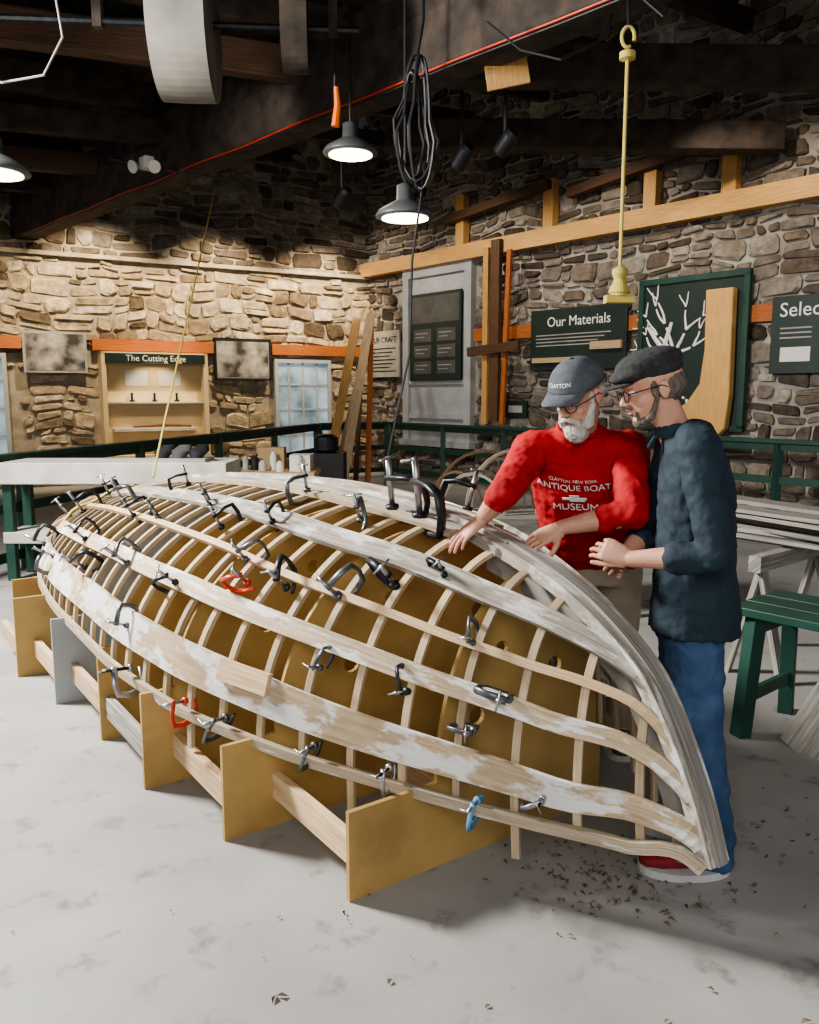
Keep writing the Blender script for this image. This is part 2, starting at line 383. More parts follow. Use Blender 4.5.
slab(b,RW,1.25,3.15,.69,3.99,.06,.08,'wgrey')
for a,c in ((1.25,1.42),(2.98,3.15)): slab(b,RW,a,c,.69,3.99,.0,.14,'wgrey')
slab(b,RW,1.42,2.98,3.82,3.99,.04,.14,'wgrey'); slab(b,RW,1.2,3.2,.62,.74,.04,.2,'wgrey'); slab(b,RW,1.42,2.98,1.15,1.25,.08,.12,'wgrey')
slab(b,RW,1.42,2.98,1.8,1.88,.08,.12,'wgrey')
b.build('frame',e)
e=empty('info_panel'); b=MB(); slab(b,RW,1.5,2.92,1.87,3.5,.12,.16,'signg'); b.build('board',e)
b=MB()
slab(b,RW,1.55,2.87,2.95,3.44,.16,.163,'shade')
for z in (2.0,2.3,2.6):
    for u in (1.62,2.28): slab(b,RW,u,u+.5,z,z+.24,.16,.165,'shade');slab(b,RW,u+.05,u+.4,z+.15,z+.17,.165,.168,'galv');slab(b,RW,u+.05,u+.3,z+.08,z+.095,.165,.168,'galv')
b.build('lines',e)
e=empty('wall_placard'); b=MB(); slab(b,RW,.1,1.14,1.96,2.88,.10,.13,'galv'); b.build('board',e); text('OUR CRAFT',.16,RW(.62,2.7,.135),RD,Z,'black',e,'title')
b=MB()
for i in range(7): slab(b,RW,.2,1.02-.1*(i%3),2.52-i*.075,2.54-i*.075,.13,.134,'black')
b.build('lines',e)
def sign(name,u0,u1,z0,z1,title,ts,tu,tz,lines,align='LEFT'):
    e=empty(name); b=MB(); slab(b,RW,u0,u1,z0,z1,.13,.17,'signg'); b.build('board',e,bevel=.005)
    text(title,ts,RW(tu,tz,.175),RD,Z,'text',e,'title',align=align)
    b=MB()
    for (a,c,z) in lines: slab(b,RW,a,c,z,z+.018,.17,.174,'galv')
    b.build('caption_lines',e); return e
ln=[(4.72,6.2-.12*(i%3),2.55-i*.055) for i in range(4)]
e=sign('materials_sign',4.6,6.48,2.0,2.97,'Our Materials',.22,4.95,2.76,ln)
b=MB(); slab(b,RW,5.85,6.42,2.3,2.42,.17,.22,'pine'); slab(b,RW,4.68,5.6,2.12,2.2,.17,.22,'pine'); b.build('wood_samples',e)
e=sign('selecting_sign',8.68,10.4,1.87,2.84,'Selecting Trees',.25,8.78,2.66,[(9.5,10.2,2.4-i*.07) for i in range(6)]+[(8.8,9.2,2.43-i*.06) for i in range(3)])
b=MB(); slab(b,RW,8.82,9.2,2.02,2.2,.17,.18,'paper'); b.build('picture',e)
e=empty('small_wall_label'); b=MB(); slab(b,RW,4.0,4.5,1.22,1.5,.09,.12,'signg'); slab(b,RW,4.08,4.4,1.3,1.42,.12,.124,'galv'); b.build('board',e)
e=empty('tree_display_board'); b=MB(); slab(b,RW,6.74,8.34,1.15,3.2,.13,.18,'signg'); 
for a,c,d,z in ((6.7,8.38,3.16,3.24),(6.7,8.38,1.11,1.19),(6.7,6.78,1.15,3.2),(8.3,8.38,1.15,3.2)): slab(b,RW,a,c,d,z,.13,.21,'green')
b.build('board',e)
b=MB(); random.seed(5)
def branch(u,z,a,l,r,d):
    pts=[];n=6;aa=a
    for i in range(n+1):
        pts.append(RW(u,z,.19)); aa+=rnd(-.16,.16); u+=math.cos(aa)*l/n; z+=math.sin(aa)*l/n
    b.tube(pts,[lerp(r,r*.62,i/n) for i in range(n+1)],'text',n=6,flat=1)
    if d>0:
        for sgn in (-1,1): branch(u,z,aa+sgn*rnd(.25,.6)+(1.57-aa)*.15,l*rnd(.62,.8),r*.66,d-1)
branch(7.32,1.62,1.55,.55,.06,1)
for a_,l_ in ((2.3,.36),(1.0,.34),(1.75,.42),(2.8,.30),(.4,.28)): branch(7.30,2.15,a_,l_,.028,2)
for a_ in (3.5,4.0,4.6,5.2,5.8): branch(7.32,1.64,a_,.2,.025,1)
b.build('tree_drawing',e)
b=MB()
prof=[(8.22,3.0),(7.83,3.0),(7.85,2.2),(7.80,1.75),(7.62,1.5),(7.45,1.38),(7.5,1.12),(7.75,1.0),(8.02,.98),(8.2,1.15),(8.24,1.6)]
vs=[RW(a,c,.2) for a,c in prof]+[RW(a,c,.34) for a,c in prof];n=len(prof)
fs=[tuple(range(n)),tuple(range(2*n-1,n-1,-1))]+[(i,(i+1)%n,n+(i+1)%n,n+i) for i in range(n)]
uv=[[(prof[k%n][1],prof[k%n][0]) for k in f] for f in fs]
b.add(vs,fs,'yel',uv); b.build('knee_timber',e,fix=True,bevel=.02)
random.seed(11)
b=MB(); slab(b,RW,-.3,12,3.99,4.25,.05,.23,'yel'); b.build('wall_beam')
b=MB()
for u,z in ((2.9,5.1),(4.93,5.0),(6.8,4.75),(8.0,4.75),(10.2,4.8)): slab(b,RW,u-.1,u+.1,4.25,z,.05,.2,'yel')
b.board(RW(5.4,4.68,.25),RW(8.2,4.98,.25),.16,.14,'brown'); b.board(RW(2.6,4.7,.25),RW(5.0,4.9,.25),.16,.14,'brown')
b.build('wall_beam_studs')
b=MB(); slab(b,RW,3.6,3.72,1.1,4.1,.24,.30,'yel');slab(b,RW,3.8,4.0,1.15,4.2,.24,.32,'brown');b.board(RW(4.08,1.1,.28),RW(4.2,4.0,.28),.09,.05,'orgw',up=RN)
b.board(RW(3.3,2.35,.35),RW(4.5,2.42,.35),.05,.16,'brown'); b.build('leaning_molding_boards')

# ------------------------------------------------------------------ ceiling & beams
BD=V((-.69,.725,0)).normalized(); B0=V((1.53,5.86,0)); BNv=V((.725,.69,0)).normalized()
JD=LD
b=MB()
w=.22
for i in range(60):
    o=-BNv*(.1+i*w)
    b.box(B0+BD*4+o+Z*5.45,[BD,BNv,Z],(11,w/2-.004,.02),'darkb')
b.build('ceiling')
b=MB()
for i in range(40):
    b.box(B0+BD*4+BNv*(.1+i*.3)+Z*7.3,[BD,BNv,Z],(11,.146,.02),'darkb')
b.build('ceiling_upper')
b=MB()
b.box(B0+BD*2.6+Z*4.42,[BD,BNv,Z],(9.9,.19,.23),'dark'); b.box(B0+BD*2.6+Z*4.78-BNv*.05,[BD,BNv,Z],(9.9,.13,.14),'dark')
b.build('main_ceiling_beam',bevel=.02)
b=MB()
for k in range(-3,9):
    p=B0+BD*(k*1.45+.6)+Z*5.1
    b.board(p+JD*-.1,p+JD*11,.2,.3,'dark')
q0=V((-.95,8.35,4.70)); jd=V((-2.34,-.83,0)).normalized()
b.board(q0,q0+jd*7,.16,.30,'brown'); b.board(q0+V((-1.9,2.0,0)),q0+V((-1.9,2.0,0))+jd*7,.16,.28,'dark'); b.board(q0+V((-3.2,3.4,0)),q0+V((-3.2,3.4,0))+jd*7,.16,.28,'brown'); b.board(q0+V((-4.4,4.6,.05)),q0+V((-4.4,4.6,.05))+jd*7,.16,.28,'dark')
b.build('ceiling_joists',bevel=.015)
b=MB()
for k in range(-2,7):
    p=B0+BD*(k*1.7+.3)+Z*5.6
    b.board(p,p+BNv*7+Z*.9,.16,.24,'dark')
for k,c in ((1.2,'brown'),(2.3,'dark'),(3.9,'brown'),(5.8,'dark'),(.2,'dark')):
    p=B0+BD*k
    b.board(p+Z*4.9,p+BNv*.3+Z*6.9,.22,.22,c)
    b.board(p+Z*4.9+BNv*.2,p+BNv*1.6+BD*.9+Z*6.2,.16,.18,c)
b.build('roof_rafters',bevel=.01)
b=MB()
b.board(V((.80,7.0,4.05)),V((.66,6.9,4.75)),.34,.05,'yel',up=V((0,-1,.1))); b.board(V((.2,8.3,5.35)),V((1.3,8.1,5.3)),.32,.06,'orgw',up=V((0,-1,.2)));b.board(V((.2,8.0,4.9)),V((.9,8.3,5.0)),.2,.1,'brown',up=V((0,-1,.3)))
b.board(V((1.7,6.6,5.0)),V((2.3,6.3,5.05)),.3,.06,'orgw',up=V((0,-1,.2)))
b.build('ceiling_plywood_patch')
b=MB(); b.board(V((.35,8.1,4.62)),V((6.9,8.25,4.62)),.26,.34,'dark'); b.board(V((-.3,10.6,4.75)),V((4.6,10.7,4.75)),.3,.34,'dark'); b.build('ceiling_crossbeam',bevel=.02)
b=MB()
pts=[B0+BD*(t*1.0-1.5)+Z*(4.17+.012*math.sin(t*3))-BNv*.21 for t in range(0,13)]
b.tube(pts,.009,'redp',n=6); b.tube([p+V((0,0,-.03)) for p in pts],.008,'black',n=6)
b.tube([V((-3.2,9.2,4.1)),V((-2.4,9.2,3.95)),V((-1.4,9.6,3.9)),V((-.6,10.4,4.0)),V((-.1,11,4.15))],.011,'black',n=6)
b.tube([V((-2.55,6.2,5.42)),V((-2.5,6.2,4.5)),V((-2.45,6.2,4.1)),V((-2.6,6.2,3.85)),V((-2.9,6.2,3.8)),V((-3.4,6.2,3.9))],.009,'galv',n=6)
b.tube([V((.55,6.2,4.2)),V((.75,5.9,3.9)),V((1.0,5.8,3.8)),V((1.3,6.0,4.0)),V((1.45,6.1,4.3))],.009,'black',n=6)
b.tube([V((1.1,5.7,5.0)),V((1.25,5.5,4.2)),V((1.55,5.4,3.9)),V((1.75,5.6,4.2)),V((1.6,5.9,4.6))],.009,'black',n=6)
b.build('electrical_cables')

e=empty('line_shaft'); b=MB()
b.tube([V((-3.3,6.7,4.45)),V((-.4,6.95,4.45))],.03,'iron'); 
ax=V((2.9,.25,0)).normalized()
b.lathe([(.40,0),(.5,0),(.505,.2),(.5,.42),(.40,.42)],V((-1.95,6.82,4.4)),ax,'drum',n=48)
b.lathe([(.2,0),(.32,0),(.325,.1),(.32,.2),(.2,.2)],V((-1.0,6.9,4.45)),ax,'dark',n=32)
for x,y in ((-2.4,6.78),(-.6,6.93)): b.board(V((x,y,4.4)),V((x,y,5.43)),.07,.07,'dark')
b.build('shaft_and_pulleys',e,smooth=False)
b=MB(); b.tube([V((-2.95,6.0,4.52)),V((-2.1,6.1,4.60))],.06,'white',n=16); b.tube([V((-2.9,6.0,4.55)),V((-2.9,6.0,5.42))],.015,'iron');b.tube([V((-2.2,6.09,4.62)),V((-2.2,6.09,5.42))],.015,'iron'); b.build('ceiling_pipe',smooth=True)

def pendant(name,p,r,top,lit=True):
    e=empty(name); b=MB(); p=V(p)
    b.lathe([(r,0),(r*1.02,.012),(r*.92,.05),(r*.55,.10),(r*.3,.13),(r*.28,.24),(.02,.26)],p,Z,'shade',n=28)
    b.build('shade',e,smooth=True)
    b=MB(); b.tube([p+Z*.25,V((p.x,p.y,top))],.012,'black',n=6); b.build('cord',e)
    b=MB(); b.lathe([(.03,-.02),(r*.8,-.012),(r*.8,-.004),(.03,0)],p,Z,'bulb' if lit else 'galv'); b.build('lamp_lens',e)
pendant('pendant_lamp',(-.035,6.7,2.98),.23,5.42)
pendant('pendant_lamp.001',(-.5,7.3,3.62),.23,5.42)
pendant('pendant_lamp.002',(-2.95,6.1,3.16),.24,5.42)
e=empty('pull_handle'); b=MB(); p=V((-.6,7.0,3.75))
b.tube([p,p+V((.02,0,.16)),p+V((.01,0,.3))],[.035,.028,.02],'orange'); b.tube([p+V((0,0,.3)),V((-.58,7.0,5.42))],.012,'black',n=6); b.build('handle',e)
b=MB()
for k in range(7):
    cx,cy,cz=.05+rnd(-.04,.04),6.35+rnd(-.04,.04),3.55+rnd(-.05,.05); h=rnd(.35,.5); w_=rnd(.07,.17)
    b.tube([V((cx+math.sin(a)*w_*(1 if math.cos(a)<0 else .6),cy+.05*math.sin(a+k),cz+math.cos(a)*h)) for a in [2*math.pi*i/20 for i in range(20)]],.011,'black',n=6,closed=True)
b.tube([V((.05,6.35,4.0)),V((.1,6.4,4.3)),V((.1,6.6,5.4))],.012,'black'); b.tube([V((.12,6.35,3.3)),V((.02,6.3,2.6)),V((0,6.2,1.9)),V((-.15,6.15,1.2)),V((-.2,6.15,.9))],.009,'black',n=6)
b.build('hanging_cable_coil')
for i,(x,y,z) in enumerate(((.45,8.3,3.78),(.83,8.0,3.82),(-.8,9.6,3.7))):
    b=MB(); b.lathe([(.05,0),(.075,.02),(.075,.2),(.05,.24)],V((x,y,z)),V((.4,-.5,.5)),'black'); b.tube([V((x+.05,y-.05,z+.1)),V((x+.05,y-.05,4.45))],.02,'black'); b.build('track_light'+('' if not i else '.%03d'%i))
b=MB(); p=V((-2.75,9.0,4.0)); b.box(p,[BD,BNv,Z],(.07,.05,.06),'white'); b.lathe([(.04,0),(.065,.04),(.065,.05)],p+V((.09,-.08,-.05)),V((.5,-.8,-.3)),'white'); b.lathe([(.04,0),(.065,.04),(.065,.05)],p+V((-.09,-.08,-.05)),V((-.5,-.8,-.3)),'white'); b.build('emergency_light')

e=empty('hanging_yellow_rod'); b=MB(); x,y=1.37,5.5
b.tube([V((x,y,2.3)),V((x,y,3.72))],.012,'yrope'); b.lathe([(.02,0),(.05,.02),(.05,.05),(.03,.1),(.06,.13),(.07,.17),(.02,.17)][::-1],V((x,y,2.43)),-Z,'yrope')
b.box((x,y,2.22),[(1,0,0),(0,1,0),(0,0,1)],(.09,.05,.025),'yrope'); b.lathe([(.06,0),(.055,.06),(.03,.12)],V((x,y,2.24)),Z,'yrope')
hk=[V((x+.04*math.sin(a),y,3.82+.06*math.cos(a))) for a in [math.pi*k/8 for k in range(-9,6)]]
b.tube(hk,.012,'yrope'); b.lathe([(.015,0),(.05,.01),(.05,.05),(.015,.06)],V((x,y,3.68)),Z,'yrope'); b.build('rod',e)
b=MB(); b.tube([V((x,y,3.86)),V((x-.02,y,4.3)),V((x-.05,y+.3,5.3))],.01,'iron',n=6); b.build('chain',e)
b=MB(); b.tube([V((-2.55,11.2,4.25)),V((-2.3,9,2.75)),V((-2.05,7.0,1.5)),V((-1.95,6.2,.98))],.009,'yrope',n=6); b.build('yellow_guy_rope')

# ------------------------------------------------------------------ railings
def railing(name,pts,posts=1.9):
    e=empty(name); b=MB()
    for p0,p1 in zip(pts,pts[1:]):
        p0=V((*p0,0));p1=V((*p1,0)); L=(p1-p0).length; d=(p1-p0).normalized()
        b.board(p0+Z*1.05,p1+Z*1.05,.14,.05,'green'); b.board(p0+Z*.98,p1+Z*.98,.04,.09,'green')
        b.board(p0+Z*.58,p1+Z*.58,.04,.09,'green'); b.board(p0+Z*.14,p1+Z*.14,.04,.09,'green')
        n=int(L/posts)+1
        for i in range(n+1):
            q=p0+d*L*i/n; b.board(q,q+Z*1.04,.09,.09,'green')
    b.build('rails_and_posts',e,bevel=.004); return e
railing('railing',[(5.4,8.6),(-.35,16.2)])
railing('railing.001',[(-4.05,5.6),(-1.75,15.4)],2.2)
railing('railing.002',[(-1.7,15.6),(-.45,16.25)])

# ------------------------------------------------------------------ background furniture
e=empty('white_workbench'); b=MB()
b.abox(-3.5,-1.55,6.9,7.5,.85,1.03,'white'); b.abox(-3.5,-1.6,6.95,7.45,.33,.43,'white')
for x in (-3.45,-1.8):
    for y in (7.0,7.35): b.abox(x-.04,x+.04,y-.04,y+.04,0,.85,'green')
b.build('bench',e,bevel=.008)
e=empty('half_model_display'); b=MB()
b.abox(-2.25,-1.75,7.0,7.35,1.03,1.06,'galv')
for k in range(3):
    x=-2.15+k*.15; b.loft([(V((x,7.1,1.06)),V((.05,0,0)),V((0,.05,0))),(V((x+.02,7.12,1.12)),V((.09,0,0)),V((0,.07,0))),(V((x+.05,7.15,1.17)),V((.05,0,0)),V((0,.04,0)))],'black' if k!=1 else 'shade')
b.build('dark_models',e,smooth=False)
e=empty('supply_table'); b=MB()
b.abox(-2.05,-1.05,9.0,9.7,.70,.75,'pine')
for x in (-2.0,-1.1):
    for y in (9.05,9.65): b.abox(x-.03,x+.03,y-.03,y+.03,0,.70,'pine')
b.build('table',e,bevel=.004)
b=MB()
for i in range(9):
    x=-1.98+i*.105; y=9.15+rnd(0,.3); h=rnd(.1,.22); r=rnd(.035,.05)
    b.lathe([(r,0),(r*1.05,.01),(r,h*.8),(r*.6,h*.85),(r*.6,h)],V((x,y,.75)),Z,random.choice(['paper','white','galv','card','black']),n=14)
b.abox(-1.75,-1.45,9.45,9.65,.75,1.0,'card'); b.abox(-1.35,-1.12,9.2,9.5,.75,.93,'paper'); b.build('jars_and_boxes',e)
e=empty('bench_machine'); b=MB(); b.abox(-1.25,-.85,10.6,11.1,.35,.85,'black'); b.lathe([(.12,0),(.16,.03),(.16,.2),(.1,.24)],V((-1.1,10.8,.85)),Z,'iron'); b.abox(-1.3,-.8,10.55,11.15,.28,.35,'galv')
for x in (-1.22,-.88):
    for y in (10.65,11.05): b.abox(x-.03,x+.03,y-.03,y+.03,0,.28,'iron')
b.build('machine',e,bevel=.01)
b=MB()
b.board((-1.42,13.6,0),(-.98,15.6,3.0),.16,.05,'yel',up=V((0,-1,.3))); b.board((-1.15,13.7,0),(-.72,15.7,3.1),.16,.05,'pine',up=V((0,-1,.3)))
b.board((-1.30,13.9,0),(-.80,15.8,2.7),.10,.05,'pine',up=V((0,-1,.3))); b.board((-.75,14.6,0),(-.72,15.9,3.0),.10,.05,'orgw',up=V((0,-1,.3))); b.board((-.95,14.3,0),(-.9,15.9,2.4),.09,.05,'brown',up=V((0,-1,.3)))
b.build('leaning_lumber')
e=empty('bent_frame_pile'); b=MB()
for k in range(10):
    x0=.35+k*.11; y0=6.0+rnd(-.15,.25); R_=rnd(.24,.44); tilt=rnd(-.3,.3); wd_=rnd(.5,.9)
    pts=[];nr=[]
    for i in range(17):
        a=math.pi*i/16; p=V((x0+math.cos(a)*R_*wd_,y0+math.sin(tilt)*math.cos(a)*.3,.74+math.sin(a)*R_)); pts.append(p); nr.append(V((math.cos(a),0,math.sin(a))))
    b.ribbon(pts,nr,.035,.02,random.choice(['rib','grey','grey','brown']))
b.build('frames',e)
b=MB(); b.abox(0,1.7,5.7,6.4,.68,.735,'grey')
for x in (.1,1.6):
    for y in (5.8,6.3): b.board((x,y,0),(x,y,.69),.07,.07,'grey')
b.build('trestle',e)
e=empty('weathered_plank_pile'); b=MB()
for k in range(9):
    p0=V((1.85+rnd(-.05,.25),5.1+rnd(-.2,.2),.74+.026*k)); p1=V((3.3+rnd(-.3,.3),3.75+rnd(-.5,.4),.70+.022*k))
    b.board(p0,p1,rnd(.1,.2),.022,'grey' if k!=5 else 'rib')
b.build('planks',e)
b=MB()
for c in (V((2.25,4.75,0)),V((2.95,4.05,0))):
    pp=V((.75,.66,0)); b.board(c-pp*.45+Z*.67,c+pp*.45+Z*.67,.07,.09,'grey')
    for sg in (-1,1):
        for dd in (-.16,.16): b.board(c+pp*.38*sg+V((-.66,.75,0))*dd,c+pp*.36*sg+Z*.65,.06,.03,'grey')
b.build('sawhorses',e)
e=empty('green_work_table'); b=MB(); c0=V((1.52,3.72,0)); pb=-RN
c=c0+RD*.75+pb*.24
for k in range(3): b.box(c+pb*((k-1)*.165)+Z*.605,[RD,pb,Z],(.78,.078,.02),'green')
for t in (.07,1.4):
    q=c0+RD*t
    b.board(q+pb*.02-RD*.02,q+pb*.07+Z*.585,.07,.07,'green'); b.board(q+pb*.48-RD*.02,q+pb*.42+Z*.585,.07,.07,'green'); b.board(q+pb*.04+Z*.54,q+pb*.46+Z*.54,.04,.09,'green'); b.board(q+pb*.04+Z*.2,q+pb*.46+Z*.2,.03,.06,'green')
b.build('table',e,bevel=.004)
b=MB(); b.board((1.76,3.52,0),(1.90,3.28,.55),.18,.022,'grey',up=V((-.6,-.7,.4))); b.board((1.93,3.2,0),(2.05,3.08,.5),.14,.022,'rib',up=V((-.6,-.7,.4))); b.build('leaning_offcut_boards')
b=MB(); random.seed(21)
def flake(x,y,r):
    a=rnd(0,6.3); d=V((math.cos(a),math.sin(a),0)); s_=V((-d.y,d.x,0)); p=V((x,y,.003)); w_=r*rnd(.3,.6); h=rnd(.004,.012)
    b.add([p-d*r-s_*w_*.5,p-d*r*.2+s_*w_+Z*h,p+d*r+Z*h*.3,p+d*r*.2-s_*w_+Z*h],[(0,1,2,3)],'shaving')
for _ in range(210): flake(random.gauss(.70,.17),random.gauss(2.55,.13),rnd(.007,.016))
for _ in range(60): flake(rnd(1.2,1.9),rnd(2.2,3.2),rnd(.006,.016))
for _ in range(24): flake(rnd(-1.3,1.1),rnd(1.7,2.5),rnd(.004,.012))
for x,y in ((-.36,1.98),(-.34,1.99),(1.02,1.9)): flake(x,y,.018)
b.build('bark_shavings'); random.seed(13)

# ------------------------------------------------------------------ boat
def pchip(xs,ys):
    xs=np.array(xs,float);ys=np.array(ys,float);h=np.diff(xs);d=np.diff(ys)/h
    m=np.zeros(len(xs));m[0]=d[0];m[-1]=d[-1]
    for i in range(1,len(xs)-1):
        if d[i-1]*d[i]>0:
            w1=2*h[i]+h[i-1];w2=h[i]+2*h[i-1];m[i]=(w1+w2)/(w1/d[i-1]+w2/d[i])
    def f(x):
        x=min(max(x,xs[0]),xs[-1]);i=min(int(np.searchsorted(xs,x,side='right'))-1,len(xs)-2);i=max(i,0)
        t=(x-xs[i])/h[i]
        return float((2*t**3-3*t*t+1)*ys[i]+(t**3-2*t*t+t)*h[i]*m[i]+(-2*t**3+3*t*t)*ys[i+1]+(t**3-t*t)*h[i]*m[i+1])
    return f
zk=pchip([1.29,1.363,1.56,1.98,2.565,3.44,4.6,5.84,6.2],[.26,.454,.765,.987,1.105,1.143,1.09,.94,.88])
zs=pchip([1.29,1.5,2.14,3.1,4,5,6.2],[.245,.25,.285,.37,.42,.44,.43])
zf=pchip([1.29,2.14,3.1,4,5,6.2],[.24,.33,.42,.47,.48,.46])
bb=pchip([1.29,1.5,1.75,2.14,2.63,3.1,3.8,4.5,5.3,6.2],[.012,.10,.25,.48,.75,.92,1.0,1.0,.94,.75])
DD=V((-.58,.8146,0)).normalized(); NN=V((.8146,.58,0)).normalized(); WC=1.98
def BW(s,w,z): return DD*s+NN*(WC+w)+Z*z
def HP0(s,a):
    r=math.radians(a); return BW(s,bb(s)*math.sin(r),zs(s)+(zk(s)-zs(s))*math.cos(r))
def HN(s,a):
    e=.01; s0=max(1.29,s-e);s1=min(6.2,s+e)
    ds=HP0(s1,a)-HP0(s0,a); da=HP0(s,a+1)-HP0(s,a-1)
    n=da.cross(ds)
    c=BW(s,0,.3); 
    if n.dot(HP0(s,a)-c)<0: n=-n
    return n.normalized()
def HP(s,a,o=0): return HP0(s,a)+HN(s,a)*o
boat=empty('upturned_boat_frame')
stations=[2.07,2.64,3.2,3.8,4.4,4.97,5.52]
hbase=[.74,.92,1.03,1.04,1.11,1.19,1.1]
for i,s in enumerate(stations):
    bs,z0,z1,zfl=bb(s),zs(s),zk(s),zf(s)
    outer=[(-hbase[i],0),(-hbase[i],zfl-.02)]
    for a in range(-84,89,4):
        r=math.radians(a); xx,zz=(bs-.045)*math.sin(r),z0-.02+(z1-z0-.02)*math.cos(r)
        if a<0 and zz<zfl-.02: continue
        if len(outer)==2: outer.append((xx,zfl-.02))
        outer.append((xx,zz+.0005))
    outer+=[(bs-.02,z0-.02),(bs-.02,0)]
    loops=[outer]
    for (hx,hz,hr) in ((-.5*bs,z0+.3*(z1-z0),.035),(-.25*bs,z0+.6*(z1-z0),.03),(.35*bs,z0+.45*(z1-z0),.035)):
        loops.append([(hx+hr*math.cos(2*math.pi*k/14),hz+hr*math.sin(2*math.pi*k/14)) for k in range(14)])
    bm=bmesh.new(); es=[]
    for lp in loops:
        vv=[bm.verts.new(BW(s,x,z)) for x,z in lp]
        for k in range(len(vv)): es.append(bm.edges.new((vv[k],vv[(k+1)%len(vv)])))
    bmesh.ops.triangle_fill(bm,use_beauty=True,edges=es)
    g=bmesh.ops.extrude_face_region(bm,geom=bm.faces[:]); bmesh.ops.translate(bm,vec=DD*.018,verts=[x for x in g['geom'] if isinstance(x,bmesh.types.BMVert)])
    bmesh.ops.recalc_face_normals(bm,faces=bm.faces)
    me=bpy.data.meshes.new('mold'); bm.to_mesh(me); bm.free(); me.materials.append(M['greypanel' if i==4 else 'mdf'])
    o=bpy.data.objects.new('mold_%d'%(i+1),me); COL.objects.link(o); o.parent=boat
b=MB()
for i in range(6):
    w_=-hbase[i]+.03; s0,s1=stations[i]+.02,stations[i+1]
    b.board(BW(s0,w_,.16),BW(s1,w_,.16),.035,.10,'grey' if i==2 else 'pine')
b.board(BW(2.09,.35,.12),BW(5.5,.35,.12),.04,.12,'pine'); b.board(BW(2.09,-.2,.12),BW(5.5,-.2,.12),.04,.12,'pine')
b.build('strongback_braces',boat,bevel=.003)
b=MB(); s=1.52; k=0
while s<6.15:
    sk=.10*(1-min(1,(s-1.5)/2.0))
    pts=[];nr=[]
    for a in range(-90,91,4):
        q=s-sk*abs(a)/90*.6; q=max(q,1.31)
        pts.append(HP(q,a,0)); nr.append(HN(q,a))
    if k in (2,5,9): 
        d=(pts[0]-pts[1]).normalized(); pts.insert(0,pts[0]+d*.13); nr.insert(0,nr[0])
    b.ribbon(pts,nr,.026,.018,'rib')
    s+=.165; k+=1
b.build('ribs',boat)
b=MB()
ks=[1.29+.95*(i/30)**1.5 for i in range(31)]
pts=[BW(q,0,zk(q)) for q in ks]
def knorm(q):
    e=.005; t=BW(q+e,0,zk(q+e))-BW(max(q-e,1.29),0,zk(max(q-e,1.29))); n=NN.cross(t); 
    if n.dot(BW(q,0,zk(q))-BW(q+.6,0,.3))<0: n=-n
    return n.normalized()
nr=[knorm(q) for q in ks]
b.ribbon([p-n*.095 for p,n in zip(pts,nr)],nr,.045,.13,'grey')
b.ribbon([p-n*.005 for p,n in zip(pts,nr)],nr,(lambda t:.085+.05*t),.045,'greywhite')
b.ribbon([p+n*.04 for p,n in zip(pts,nr)],nr,.045,.012,'grey')
ks=[2.15+4.05*i/40 for i in range(41)]
b.ribbon([BW(q,0,zk(q))for q in ks],[Z]*41,.16,.03,'grey'); b.ribbon([BW(q,0,zk(q)+.03) for q in ks],[Z]*41,.06,.02,'greywhite')
b.build('keel_and_stem',boat)
b=MB(); s=6.2; prof=[(math.sin(math.radians(a))*(bb(s)),zs(s)+(zk(s)-zs(s))*math.cos(math.radians(a))) for a in range(-90,91,6)]
vs=[BW(s,x,z) for x,z in prof]+[BW(s+.03,x,z) for x,z in prof]; n=len(prof)
fs=[tuple(range(n)),tuple(range(2*n-1,n-1,-1))]+[(i,(i+1)%n,n+(i+1)%n,n+i) for i in range(n)]
b.add(vs,fs,'grey',[[(vs[k].x*1,vs[k].z) for k in f] for f in fs]); b.build('transom',boat,fix=True)
def strip(b,sa,w,th,off,m,n=60,t=None):
    f=pchip([p[0] for p in sa],[p[1] for p in sa]); s0,s1=sa[0][0],sa[-1][0]
    ss=[s0+(s1-s0)*(i/n)**1.5 for i in range(n+1)]
    b.ribbon([HP(q,f(q),off) for q in ss],[HN(q,f(q)) for q in ss],w,th,m,t)
b=MB()
for sg in (-1,1):
    k=1 if sg<0 else .6
    S0=lambda L: L if sg<0 else [p for p in L if p[0]>1.7]
    strip(b,[(2.35,sg*10),(3,sg*11),(6.18,sg*11)],.05,.02,.02,'oldrib')
    strip(b,S0([(1.50,sg*7),(1.62,sg*16),(1.8,sg*24),(2.1,sg*28),(2.6,sg*28.5),(3.2,sg*27),(6.18,sg*26)]),(lambda t:.05+.05*min(1,t*2.2)) if sg<0 else .06,.022,.02,'greywhite')
    strip(b,S0([(1.42,sg*13),(1.50,sg*25),(1.65,sg*37),(1.85,sg*44),(2.15,sg*46),(2.6,sg*45),(3.2,sg*42),(6.18,sg*40)]),.03,.022,.02,'pine')
    strip(b,S0([(1.36,sg*20),(1.42,sg*35),(1.53,sg*49),(1.75,sg*57.5),(2.1,sg*59),(2.6,sg*57.5),(3.2,sg*56),(6.18,sg*57)]),(lambda t:.045+.035*min(1,t*2)),.022,.02,'whitewood')
    strip(b,S0([(1.315,sg*36),(1.36,sg*56),(1.46,sg*70),(1.7,sg*78),(2.1,sg*78),(3,sg*75),(4.9,sg*74),(6.18,sg*74)]),(lambda t:.055+.09*min(1,t*2.2)) if sg<0 else .06,.022,.02,'paintplank')
    strip(b,S0([(1.295,sg*70),(1.5,sg*88),(2,sg*89),(6.18,sg*89)]),.036,.025,.02,'oldrib')
b.build('ribbands_and_planks',boat)
b=MB(); N_=HN(2.72,-73); t_=(HP0(2.80,-73)-HP0(2.64,-73)).normalized(); b.box(HP(2.72,-73,.055),[t_, N_.cross(t_), N_],(.12,.04,.012),'pine'); b.build('butt_block',boat)
b=MB()
